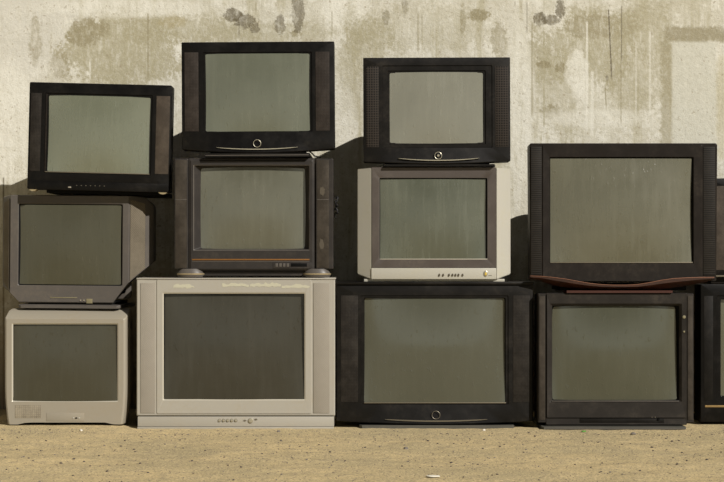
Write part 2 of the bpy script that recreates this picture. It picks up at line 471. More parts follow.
# ============================================================== 3 top-left black (A)
t = TV('television', 'tilted black television with a scuffed brown panel, topmost of the far left stack', 0.01, 99.5, 193.7, roll=1.4)
t.o.location.x -= 2.2 * t.k
out = (29, 83.5, 171.5, 190.5)
s_ = (49.5, 97.5, 149.5, 171.5)
bezel(t, out, s_, [M['black'], M['inner'], M['lip']], inner=(46, 94.5, 152, 173.5), rad=0.006, lipmat=0, depth=0.075)
t.screen(s_, scr('olive_glass_bright_sheen', (0.1215, 0.1305, 0.0882), seed=3, spec=0.75, rough=0.25), 0.001, 1.1, lean=0)
t.back((32, 87, 168.5, 188), M['black'], 0.07, 0.42)
t.box('speaker_grille', (31, 94.5, 41.5, 172.5), -0.0012, 0.01, M['dark_panel'], 0.0005)
t.box('speaker_grille', (156.5, 94.5, 170, 172.5), -0.0012, 0.01, M['dusty_panel'], 0.0005, label='scuffed dusty brown panel')
t.box('trim_strip', (46.5, 172.4, 151, 173.3), -0.001, 0.004, M['dullmetal'], 0.0004, label='thin metal lip under the screen')
t.box('trim_strip', (46, 95, 47.2, 172.5), -0.001, 0.004, M['char'], 0.0004)  # lighter strip painting in the highlight on the left inner bezel edge
cs = t.box('control_strip', (30.5, 182.3, 170.5, 190.8), -0.006, 0.05, M['black'], 0.002)
for i in range(7):
    t.add('button', knob_bm(t.X(79 + i * 4.6), -0.006, t.Z(186), 0.0022, 0.0018, 0.002), M['dullmetal'], cs)
t.box('label_plate', (70.5, 187.3, 73.5, 188.6), -0.0075, 0.0, M['silver_c'], 0.0003, cs)
for x0, x1 in ((31, 39.5), (160, 170)):
    f = t.curve_strip([(x0 + (x1 - x0) * i / 8, 190.2 + 1.6 * math.sin(math.pi * i / 8)) for i in range(9)], 2.0, -0.004, 0.03, M['brass'], 'foot_trim', label='bright brass edge of the foot')
L = [t.ol((47, 189, 163, 193.7), 0.002, 0.03), t.ol((46, 189, 164, 193.7), 0.003, 0.30)]
t.add('base', loft(L, None, True, True), M['inner'])

# ============================================================== 4 bottom large silver (F)
t = TV('television', 'large silver television with peeled paint above its screen, standing on the sand', -0.03, 235.5, 429)
out = (136.3, 279, 335, 416)
s_ = (164.5, 294.5, 303.5, 398.5)
L, m = [], []
L.append(t.ol(s_, 0.002, 0.05)); m.append(1)
L.append(t.ol(s_, 0.003, 0.010, grow=0.001)); m.append(1)
L.append(t.ol(s_, 0.003, 0.002, grow=0.003)); m.append(2)
L.append(t.ol(s_, 0.004, -0.001, grow=0.008)); m.append(0)
L.append(t.ol((157, 280, 311, 413.5), 0.004, -0.001)); m.append(0)
L.append(t.ol((156.5, 279.8, 311.5, 413.8), 0.004, 0.002)); m.append(0)
L.append(t.ol(out, 0.003, 0.002, grow=-0.004)); m.append(0)
L.append(t.ol(out, 0.004, 0.006)); m.append(0)
L.append(t.ol(out, 0.004, 0.05)); m.append(0)
L.append(t.ol(out, 0.006, 0.10, grow=-0.001)); m.append(0)
L.append(t.ol(out, 0.006, 0.10, grow=-0.02)); m.append(0)
t.add('front_frame', loft(L, m), [M['silver'], M['inner'], M['lip']], smooth=25)
t.screen(s_, scr('dark_grey_green_glass', (0.0350, 0.0325, 0.0232), seed=4, spec=0.22, rough=0.12, dust=0.32), 0.001, 3.0, lean=0.03)
t.back((138, 280, 333, 424), M['silver'], 0.095, 0.5, side=0.2, top=0.2)
t.box('top_lid', (136.3, 277.9, 335.5, 279.4), 0.0, 0.30, M['silver'], 0.002)
t.box('speaker_grille', (140.5, 283, 155, 413), -0.0005, 0.01, M['silver_panel'], 0.0006)
t.box('speaker_grille', (313.5, 283, 329.5, 413), -0.0005, 0.01, M['silver_panel'], 0.0006)
cs = t.box('control_strip', (137.8, 416.6, 334, 426.5), -0.003, 0.30, M['silver'], 0.002)
for i in range(5):
    t.add('button', knob_bm(t.X(219.5 + i * 4.1), -0.003, t.Z(420.4), 0.0052, 0.0052, 0.004), M['metal'], cs)
    t.add('button_surround', ring_bm(t.X(219.5 + i * 4.1), -0.003, t.Z(420.4), 0.0062, 0.0007, 16), M['stain_f'], cs)
pb = t.add('power_button', knob_bm(t.X(250.8), -0.003, t.Z(420.4), 0.010, 0.010, 0.005, 20), M['metal'], cs)
t.curve_strip([(243.5 + i, 420.4) for i in range(4)], 1.6, -0.005, 0.0, M['dullmetal'], 'button_mark')
t.curve_strip([(254.5 + i, 419.3) for i in range(4)], 1.6, -0.005, 0.0, M['dullmetal'], 'button_mark')
t.box('bottom_lip', (137.5, 426.8, 333.6, 429), -0.006, 0.30, M['silver'], 0.002)
def flake(x0, x1, yc, h, seed):
    rr = random.Random(seed); n = max(8, int((x1 - x0) / 2.2))
    top = [(x0 + (x1 - x0) * i / n, yc - h * (0.25 + 0.75 * rr.random()) * math.sin(math.pi * min(1, max(0.08, i / n)) * 0.96 + .1) ** .3) for i in range(n + 1)]
    bot = [(x0 + (x1 - x0) * i / n + rr.uniform(-.6, .6), yc + h * (0.2 + 0.8 * rr.random()) * 0.6) for i in range(n, -1, -1)]
    P = [(t.X(px), -0.0018, t.Z(py)) for px, py in top + bot]
    t.add('peeled_patch', slab_bm(P, 0.002), M['flake'], label='pale patch of peeled paint')
flake(173.5, 194, 286.6, 3.6, 1); flake(222, 249, 285.4, 3.0, 2); flake(250, 281, 285.2, 3.4, 3); flake(281.5, 310, 286.6, 3.0, 4)

# ============================================================== 5 mid stack 2 (E)
t = TV('television', 'dark brown television with thin orange stripe, on top of the large silver set', -0.02, 254, 277.3)
out = (188.5, 158, 314.5, 270.5)
s_ = (201, 168.5, 304, 248)
L, m = [], []
L.append(t.ol(s_, 0.008, 0.06, bar=0.005)); m.append(1)
L.append(t.ol(s_, 0.008, 0.030, bar=0.005)); m.append(0)
L.append(t.ol((194, 165.5, 309, 249.8), 0.003, 0.002)); m.append(2)
L.append(t.ol((193.3, 164.8, 309.7, 250.5), 0.003, 0.0)); m.append(0)
L.append(t.ol((191, 161, 312, 268.8), 0.003, 0.0)); m.append(0)
L.append(t.ol((190, 160, 313, 269.6), 0.003, 0.003)); m.append(0)
L.append(t.ol(out, 0.003, 0.004, grow=-0.002)); m.append(0)
L.append(t.ol(out, 0.003, 0.006)); m.append(0)
L.append(t.ol(out, 0.003, 0.09)); m.append(0)
L.append(t.ol(out, 0.003, 0.09, grow=-0.02)); m.append(0)
t.add('front_frame', loft(L, m), [M['umber'], M['inner'], M['grey']], smooth=25)
t.screen(s_, scr('grey_olive_glass', (0.0858, 0.0858, 0.0604), seed=5, rough=0.17, dust=0.4), 0.022, 1.3, bar=0.004, lean=0)
t.back((178, 161, 330, 270), M['umber'], 0.085, 0.43)
for (x0, x1, nm) in ((174.0, 188.2, 0), (315.6, 333.2, 1)):
    q = t.add('speaker_column', loft([t.ol((x0, 158.5, x1, 269.2), 0.003, 0.0, grow=-0.003), t.ol((x0, 158.5, x1, 269.2), 0.004, 0.003), t.ol((x0, 158.5, x1, 269.2), 0.004, 0.085), t.ol((x0, 158.5, x1, 269.2), 0.004, 0.10, grow=-0.008)], None, True, True), M['umber'])
    t.box('speaker_grille', (x0 + 1.3, 160, x1 - (1.5 if nm == 0 else 4.2), 268), -0.0012, 0.004, M['col_panel'], 0.0006, q)
    t.box('grille_seam', (x0 + 1.3, 199.2, x1 - (1.5 if nm == 0 else 4.2), 199.8), -0.002, 0.003, M['grey'], 0.0002, q)
P = M['cream']
def blob(cx, cy, rx, ry, seed, mat, nm, lab):
    rr = random.Random(seed); n = 14
    pts = [(t.X(cx + rx * math.cos(a) * rr.uniform(.55, 1.1)), -0.0019, t.Z(cy + ry * math.sin(a) * rr.uniform(.6, 1.1))) for a in [i * 2 * math.pi / n for i in range(n)]]
    t.add(nm, slab_bm(pts, 0.0015), mat, label=lab)
M['stain'] = simple('rubbed_patch', (0.065, 0.052, 0.033), 0.7)
blob(322.5, 191, 3.0, 5.5, 3, M['stain'], 'worn_patch', 'rubbed pale patch on the speaker panel')
blob(321.5, 243.5, 2.8, 6.5, 5, M['stain'], 'worn_patch', 'rubbed pale patch on the speaker panel')
t.box('trim_strip', (192, 258.9, 309.5, 260.2), -0.0012, 0.004, M['orange'], 0.0004, label='orange stripe')
t.box('trim_strip', (192, 261.3, 309.5, 261.8), -0.001, 0.004, M['grey'], 0.0003)
cs = t.box('control_door', (273, 262.6, 312, 268.6), -0.0015, 0.004, M['umber'], 0.0006)
t.box('display_window', (291, 263.2, 307, 266.6), -0.0025, 0.002, M['inner'], 0.0005, cs)
for i in range(4): t.box('button', (275.5 + i * 3.7, 263.3, 278 + i * 3.7, 266.8), -0.0028, 0.001, M['grey'], 0.0005, cs)
t.box('base', (186, 271, 322, 276), 0.02, 0.34, M['umber'], 0.003)
for cx in (190, 317):
    cxx, r1 = t.X(cx), 13.3 * t.k
    def circ(r, z, e=0.6): return [(cxx + r * math.cos(a), 0.018 + r * e * math.sin(a), t.Z(z)) for a in [i * 2 * math.pi / 32 for i in range(32)]]
    ft = t.add('foot', loft([circ(r1 * .75, 268.8), circ(r1 * .93, 271.6), circ(r1, 273.6), circ(r1, 275.6), circ(r1 * .9, 277.3)], None, True, True), M['grey'])
    t.add('foot_band', loft([circ(r1 * 1.0, 273.3), circ(r1 * 1.05, 273.5), circ(r1 * 1.05, 274.6), circ(r1 * 1.0, 274.7)], None, True, True), M['brass'], ft, label='gold band round the foot')
# gathered mains lead hanging at the right side
pts = []
for i in range(40):
    a = i / 39
    pts.append((t.X(335.8) + 0.006 * math.sin(a * 19), 0.10 + 0.012 * math.cos(a * 13), t.Z(196 + 20 * a) + 0.006 * math.sin(a * 31)))
t.add('power_cord', tube_bm([(t.X(331.5), 0.11, t.Z(200))] + pts, 0.0032), M['cord'])

# ============================================================== 6 top stack 2 (D)
t = TV('television', 'wide black television with brown speaker panels, highest of all, above the orange-striped set', -0.02, 258.3, 157.4, roll=-0.35)
out = (182, 41.7, 335, 149)
s_ = (207, 55, 309, 129.8)
bezel(t, out, s_, [M['black'], M['inner'], M['black_worn']], inner=(204, 52.5, 312, 131.5), rad=0.004, bow=0.018, ybow=0.02, lipmat=0)
t.screen(s_, scr('pale_olive_glass', (0.0983, 0.1053, 0.0758), seed=6, rough=0.2, dust=0.35), 0.001, 1.5, lean=0)
t.back((185, 44, 332, 148), M['black'], 0.078, 0.45, top=0.2)
t.box('speaker_grille', (185, 52, 199, 131), -0.0012, 0.01, M['brown_panel'], 0.0005)
t.box('speaker_grille', (316, 52, 330, 131), -0.0012, 0.01, M['brown_panel'], 0.0005)
t.ring(257.5, 143.8, 3.7, M['metal'], y=-0.018)
t.curve_strip(arc(217, 298, 147.6, 149.6), 0.9, -0.003, 0.02, M['metal'], ybow=0.019, hw=76.5, label='thin silver curved strip')
L = [t.ol((205, 153.5, 310, 157.4), 0.002, -0.022), t.ol((204, 153.5, 311, 157.4), 0.003, 0.30)]
bs = t.add('base', loft(L, None, True, True), M['black_worn'])
t.box('base_edge', (206, 155.2, 309, 156.0), -0.024, -0.01, M['grey'], 0.0005, bs)
t.box('base_neck', (210, 149, 305, 154), 0.02, 0.28, M['inner'])
t.add('power_cord', tube_bm([(t.X(306), 0.10, t.Z(148)), (t.X(309), 0.05, t.Z(150.5)), (t.X(311.5), 0.02, t.Z(153)), (t.X(314.5), 0.012, t.Z(156.2)), (t.X(317), 0.02, t.Z(156.6)), (t.X(320), 0.06, t.Z(156.6))], 0.0028), M['cord'])

# ============================================================== 7 bottom stack 3 (I)
t = TV('television', 'large black television standing on the sand right beside the large silver set', 0.0, 435, 428)
out = (336.5, 284, 533, 421)
s_ = (365, 299, 504.5, 401.5)
bezel(t, out, s_, [M['black_worn'], M['inner'], M['dullmetal']], inner=(361, 296, 508, 404), rad=0.004, bow=0.012, ybow=0.018, lipmat=0, depth=0.10)
t.screen(s_, scr('clear_olive_glass', (0.0680, 0.0690, 0.0490), seed=7, spec=0.33, rough=0.08, dust=0.15), 0.001, 1.9, lean=0.02)
t.back((340, 286, 530, 420), M['black_worn'], 0.095, 0.5, top=0.2)
t.box('top_lid', (336, 281.7, 533.5, 284.6), -0.008, 0.22, M['black_worn'], 0.004)
t.box('trim_strip', (364, 402.3, 506, 403.3), -0.001, 0.004, M['dullmetal'], 0.0004, label='thin metal lip under the screen')
t.box('speaker_grille', (341, 295.5, 358, 402), -0.0012, 0.01, M['dark_panel'], 0.0005)
t.box('speaker_grille', (513, 295.5, 530, 402), -0.0012, 0.01, M['dark_panel'], 0.0005)
t.ring(435.8, 414.6, 4.0, M['dullmetal'], y=-0.016)
t.curve_strip(arc(385, 487, 419.0, 420.6), 1.3, -0.003, 0.02, M['dullmetal'], ybow=0.0172, hw=98.5, label='thin silver curved strip')
L = [t.ol((362, 424.4, 512, 428), 0.002, -0.03), t.ol((359, 424.8, 514, 428), 0.003, -0.01), t.ol((359, 424.8, 514, 428), 0.003, 0.30)]
t.add('base', loft(L, None, True, True), M['base'])
t.box('base_neck', (370, 420, 500, 425), 0.02, 0.30, M['inner'])

# ============================================================== 8 mid stack 3 (H)
t = TV('television', 'dark-framed television with pale silver side wings, standing on the large black set', 0.0, 434, 281.7)
s_ = (381.5, 180.5, 484.5, 258)
L, m = [], []
L.append(t.ol(s_, 0.003, 0.05, bar=0.001)); m.append(1)
L.append(t.ol((380.3, 179, 486, 258.6), 0.003, 0.012)); m.append(1)
L.append(t.ol((379.5, 178, 487.3, 259.2), 0.003, 0.001)); m.append(2)
L.append(t.ol((379.0, 177.5, 487.8, 259.7), 0.003, 0.0)); m.append(0)
o_ = (371.5, 167.3, 496, 268)
L.append(t.ol(o_, 0.002, 0.0, grow=-0.002)); m.append(0)
L.append(t.ol(o_, 0.002, 0.002)); m.append(0)
L.append(t.ol(o_, 0.002, 0.09)); m.append(0)
L.append(t.ol(o_, 0.002, 0.09, grow=-0.02)); m.append(0)
t.add('front_frame', loft(L, m), [M['darkframe'], M['inner'], M['grey']], smooth=25)
t.screen(s_, scr('green_grey_glass', (0.0707, 0.0768, 0.0530), seed=8, spec=0.5, rough=0.2, dust=0.6), 0.005, 1.4, lean=0)
t.box('screen_lip', (380, 258.7, 487.3, 259.5), -0.0006, 0.004, M['lip'], 0.0003)
cs = t.box('control_strip', (371.3, 268, 496.2, 279.2), -0.004, 0.09, M['silver_h'], 0.003)
for px in (439.3, 443.2, 449, 452.5, 455.5, 458.5, 462.6):
    t.add('button', knob_bm(t.X(px), -0.004, t.Z(275), 0.0034, 0.0058, 0.004, 14), M['stain'], cs)
em = t.add('oval_emblem', knob_bm(t.X(485.6), -0.004, t.Z(273.6), 0.0085, 0.012, 0.003, 22), M['metal'], cs, label='oval emblem with a yellow centre')
t.add('emblem_centre', knob_bm(t.X(485.6), -0.0065, t.Z(273.9), 0.0042, 0.0065, 0.002, 16), M['yellow'], cs)
t.box('name_mark', (488.2, 275.4, 491.8, 275.9), -0.0045, 0.0, M['stain'], 0.0002, cs)
for sx, (xa, xb) in ((1, (371.3, 357.3)), (-1, (496.3, 511.3))):
    P = [(t.X(xa), 0.0, t.Z(279.4)), (t.X(xb), 0.03, t.Z(274)), (t.X(xb), 0.03, t.Z(168.2)), (t.X(xa), 0.0, t.Z(167.8))]
    bm = slab_bm(P, 0.08)
    bmesh.ops.bevel(bm, geom=bm.edges[:], offset=0.0025, segments=2, affect='EDGES')
    t.add('side_wing', bm, M['silver_h'])
t.back((362, 170, 506, 276), M['silver_h'], 0.08, 0.44, side=0.2)
t.box('base', (364, 279, 505, 281.7), 0.012, 0.34, M['silver_h'], 0.002)

# ============================================================== 9 top stack 3 (G)
t = TV('television', 'black television with square-grid speaker grilles, standing on the silver-winged set', 0.0, 437, 166.5, roll=-0.2)
out = (363.5, 57.5, 510.5, 161.5)
s_ = (391, 74, 482.3, 141.5)
bezel(t, out, s_, [M['black_worn'], M['inner'], M['black_worn']], inner=(388.5, 71, 485.5, 144), inner2=(383, 66, 492, 147.5), rad=0.004, bow=0.012, ybow=0.02, bar=0.002, lipmat=0, gap=0.003)
t.screen(s_, scr('pale_grey_glass', (0.1667, 0.1667, 0.1319), seed=9, rough=0.22, dust=0.3), 0.001, 1.5, bar=0.002, lean=0)
t.back((366, 60, 508, 160), M['black_worn'], 0.078, 0.44, top=0.2)
t.box('speaker_grille', (366.5, 66.5, 379, 147), -0.0045, 0.01, M['grid_panel'], 0.0005)
t.box('speaker_grille', (495.5, 66.5, 508.5, 147), -0.0045, 0.01, M['grid_panel'], 0.0005)
t.ring(438, 156, 3.5, M['metal'], True, y=-0.021)
t.curve_strip(arc(398.5, 479, 158.6, 160.8), 0.9, -0.008, 0.02, M['metal'], ybow=0.019, hw=73.5, label='thin silver curved strip')
L = [t.ol((385, 164.5, 494, 166.5), 0.001, -0.018), t.ol((383, 164.7, 496, 166.5), 0.001, 0.03), t.ol((383, 164.7, 496, 166.5), 0.001, 0.30)]
t.add('base', loft(L, None, True, True), M['black_worn'])
t.box('base_neck', (390, 160, 490, 165), 0.02, 0.28, M['inner'])

# ============================================================== 10 bottom stack 4 (K)
t = TV('television', 'charcoal television with two small yellow marks, on the sand under the wood-lipped set', -0.04, 615.5, 430)
out = (546, 293, 687, 425)
s_ = (553.5, 307, 676.5, 399.3)
L, m = [], []
L.append(t.ol(s_, 0.010, 0.06, bar=0.006)); m.append(1)
L.append(t.ol(s_, 0.010, 0.022, bar=0.006)); m.append(1)
L.append(t.ol((552.3, 305.8, 679.5, 400.6), 0.003, 0.008)); m.append(2)
L.append(t.ol((549.5, 303.5, 682, 402.5), 0.003, 0.0)); m.append(0)
L.append(t.ol((547, 294, 686, 417.5), 0.003, -0.002)); m.append(0)
L.append(t.ol((547, 294, 686, 418.5), 0.003, 0.003)); m.append(0)
L.append(t.ol(out, 0.003, 0.002, grow=-0.002)); m.append(0)
L.append(t.ol(out, 0.003, 0.004)); m.append(0)
L.append(t.ol(out, 0.003, 0.10)); m.append(0)
L.append(t.ol(out, 0.003, 0.10, grow=-0.02)); m.append(0)
t.add('front_frame', loft(L, m), [M['brownblack'], M['inner'], M['brownblack']], smooth=25)
t.screen(s_, scr('olive_glass_dusty', (0.0607, 0.0619, 0.0416), seed=10, spec=0.35, rough=0.10, dust=0.2), 0.01, 1.4, bar=0.005, lean=0.02)
t.back((540, 296, 691, 422), M['brownblack'], 0.095, 0.45)
for (x0, x1, g0, g1) in ((538, 546.4, 539.3, 545.3), (686.6, 694, 688, 693)):
    q = t.add('speaker_column', loft([t.ol((x0, 293.5, x1, 423), 0.002, 0.004, grow=-0.003), t.ol((x0, 293.5, x1, 423), 0.003, 0.007), t.ol((x0, 293.5, x1, 423), 0.003, 0.10)], None, True, True), M['brownblack'])
    t.box('speaker_grille', (g0, 296, g1, 420), 0.002, 0.006, M['col_panel'], 0.0005, q)
cs = t.box('control_door', (580, 418.6, 664, 422.6), 0.0005, 0.006, M['black_worn'], 0.0006)
for px in (652, 655.2): t.add('button', knob_bm(t.X(px), 0.0, t.Z(417.2), 0.0025, 0.002, 0.002), M['dullmetal'])
t.add('power_button', knob_bm(t.X(658.5), -0.001, t.Z(419.2), 0.005, 0.004, 0.003), M['inner'])
for py, r in ((317, 0.0065), (331.6, 0.004)):
    bm = knob_bm(t.X(684), -0.002, t.Z(py), r, r, 0.0015, 10)
    t.add('yellow_mark', bm, M['cream'], label='small worn yellow mark')
t.box('lip_strip', (552, 400.8, 679, 401.6), -0.001, 0.006, M['grey'], 0.0005)
L = [t.ol((543, 426.2, 683.5, 430), 0.003, -0.03), t.ol((541, 426.0, 685, 430), 0.003, -0.02), t.ol((541, 426.0, 685, 430), 0.003, 0.32)]
bs = t.add('base', loft(L, None, True, True), M['base'])
t.box('base_edge', (545, 427.6, 684, 428.2), -0.0325, -0.02, M['grey'], 0.0005, bs)
t.box('base_neck', (552, 424, 676, 427), 0.02, 0.30, M['inner'])

# ============================================================== 11 top stack 4 (J)
t = TV('television', 'large dark television with a curved brown wooden lip, standing on the charcoal set', -0.03, 623, 292.8)
out = (529.5, 143.2, 717.5, 281)
s_ = (552, 160, 690.5, 261.5)
L, m = [], []
L.append(t.ol(s_, 0.005, 0.05, bar=0.002)); m.append(1)
L.append(t.ol(s_, 0.004, 0.014, grow=0.003, bar=0.002)); m.append(1)
L.append(t.ol((549.7, 157.3, 693.3, 263.4), 0.002, 0.002)); m.append(0)
L.append(t.ol((549.2, 156.8, 693.8, 264), 0.002, 0.0)); m.append(0)
L.append(t.ol((543, 145.5, 701.5, 281), 0.004, -0.002)); m.append(0)
L.append(t.ol((542, 144.8, 702.5, 281.5), 0.004, 0.001)); m.append(0)
def rim(y, g, r=0.008):
    L0 = t.ol((529.5 + g, 143.2 + g, 717.5 - g, 281), (0.004, 0.004, r, r), y); o = []
    for x, yy, z in L0:                       # the side edges draw in a little towards the foot
        x *= 1 - 0.012 * max(0, 1 - z / t.Z(143)); o.append((x, yy, z))
    return o
L.append(rim(0.001, 1)); m.append(0)
L.append(rim(0.004, 0)); m.append(0)
L.append(rim(0.09, 0.5)); m.append(0)
L.append([(x * .9, y, z * .94 + .01) for x, y, z in rim(0.09, 0.5)]); m.append(0)
t.add('front_frame', loft(L, m), [M['char'], M['inner'], M['dullmetal']], smooth=25)
t.screen(s_, scr('warm_olive_glass', (0.0907, 0.0881, 0.0571), seed=11, spec=0.5, rough=0.24, dust=0.4), 0.001, 1.5, lean=0)
t.box('screen_lip', (550.3, 262.1, 692.7, 263), -0.0006, 0.004, M['dullmetal'], 0.0003)
t.back((533, 146, 714, 282), M['char'], 0.085, 0.5, top=0.2)
t.box('speaker_grille', (531, 146.5, 541.5, 275.5), -0.0012, 0.004, M['rib_panel'], 0.0006)
t.box('speaker_grille', (703.3, 146.5, 715, 275.5), -0.0012, 0.004, M['rib_panel'], 0.0006)
up = [(530, 276), (541, 276.4), (552, 277.4), (564, 279), (575, 281), (588, 283.3), (600, 284.6), (612, 285.1), (624, 285.1), (636, 284.5), (648, 282.6), (660, 280.2), (672, 278.6), (686, 277.8), (699, 277.4), (713.5, 277.4)]
lo = [279.4, 281.2, 284.8, 287.4, 288.8, 289.6, 290, 290, 290, 290, 290, 289.4, 288.2, 286, 283.4, 280.6]
sec = []; rim_pts = []
for i, ((px, pu), pl) in enumerate(zip(up, lo)):
    u = -1 + 2 * i / 15; yo = -0.012 - 0.022 * (1 - u * u)
    X, a, b = t.X(px), t.Z(pu), t.Z(pl)
    sec.append([(X, yo, a), (X, 0.06, a + 0.001), (X, 0.06, b), (X, yo * 0.2 + 0.01, b), (X, yo, a - 0.35 * (a - b))])
    rim_pts.append((X, yo - 0.0005, a + 0.0006))
wl = t.add('wooden_lip', sweep_bm(sec), M['wood'], smooth=50, label='curved dark red-brown wooden lip')
t.add('lip_edge', tube_bm(rim_pts, 0.0013, 6), M['copper'], wl, label='thin pale edge of the wooden lip')
bs = t.add('base', loft([t.ol((566, 290.4, 671.5, 292.8), 0.002, -0.02), t.ol((566, 290.4, 671.5, 292.8), 0.002, 0.30)], None, True, True), M['red'], label='dark red base')
t.box('base_neck', (562, 284, 690, 290.6), 0.062, 0.30, M['inner'])

# ============================================================== 12 far right lower (M)
t = TV('television', 'black television with a gold line, cut off by the right edge, on the sand', 0.10, 778, 423.5)
out = (700.5, 284, 859, 422)
s_ = (722, 300, 834, 396)
bezel(t, out, s_, [M['black'], M['inner'], M['dullmetal']], inner=(717, 296, 839, 400), rad=0.004, lipmat=0, depth=0.1)
t.screen(s_, scr('dim_olive_glass', (0.09, 0.09, 0.06), seed=12, rough=0.12), 0.018, 1.5)
t.back((703, 286, 856, 420), M['black'], 0.095, 0.42)
t.box('trim_strip', (705, 405.2, 854, 407.2), -0.002, 0.006, M['gold'], 0.0006, label='gold line')
t.box('speaker_grille', (704, 296, 713, 400), -0.0012, 0.006, M['black_worn'], 0.0005)
t.box('speaker_grille', (845, 296, 856, 400), -0.0012, 0.006, M['dark_panel'], 0.0005)
t.box('base', (706, 421.5, 850, 423.5), 0.02, 0.30, M['inner'], 0.001)

# ============================================================== 13 far right upper (L)
t = TV('television', 'dark television with rubbed brown panel, cut off by right edge, on gold-lined black set', 0.12, 790, 283.6)
out = (706, 178.3, 874, 276.5)
s_ = (738, 192, 842, 262)
bezel(t, out, s_, [M['black'], M['inner'], M['dullmetal']], inner=(734, 189, 846, 265), rad=0.004, lipmat=0, depth=0.08)
t.screen(s_, scr('dim_grey_glass', (0.10, 0.10, 0.07), seed=13, rough=0.15), 0.018, 1.2)
t.back((709, 180, 871, 275), M['black'], 0.076, 0.40)
t.box('speaker_grille', (710, 186, 730, 270), -0.0012, 0.006, M['dusty_panel'], 0.0005)
t.box('speaker_grille', (850, 186, 870, 270), -0.0012, 0.006, M['dusty_panel'], 0.0005)
t.box('trim_strip', (708, 275.2, 872, 276.8), -0.004, 0.02, M['dullmetal'], 0.0006, label='thin metal line along the foot')
t.box('base', (712, 276.2, 868, 283.6), 0.02, 0.30, M['char'], 0.002)

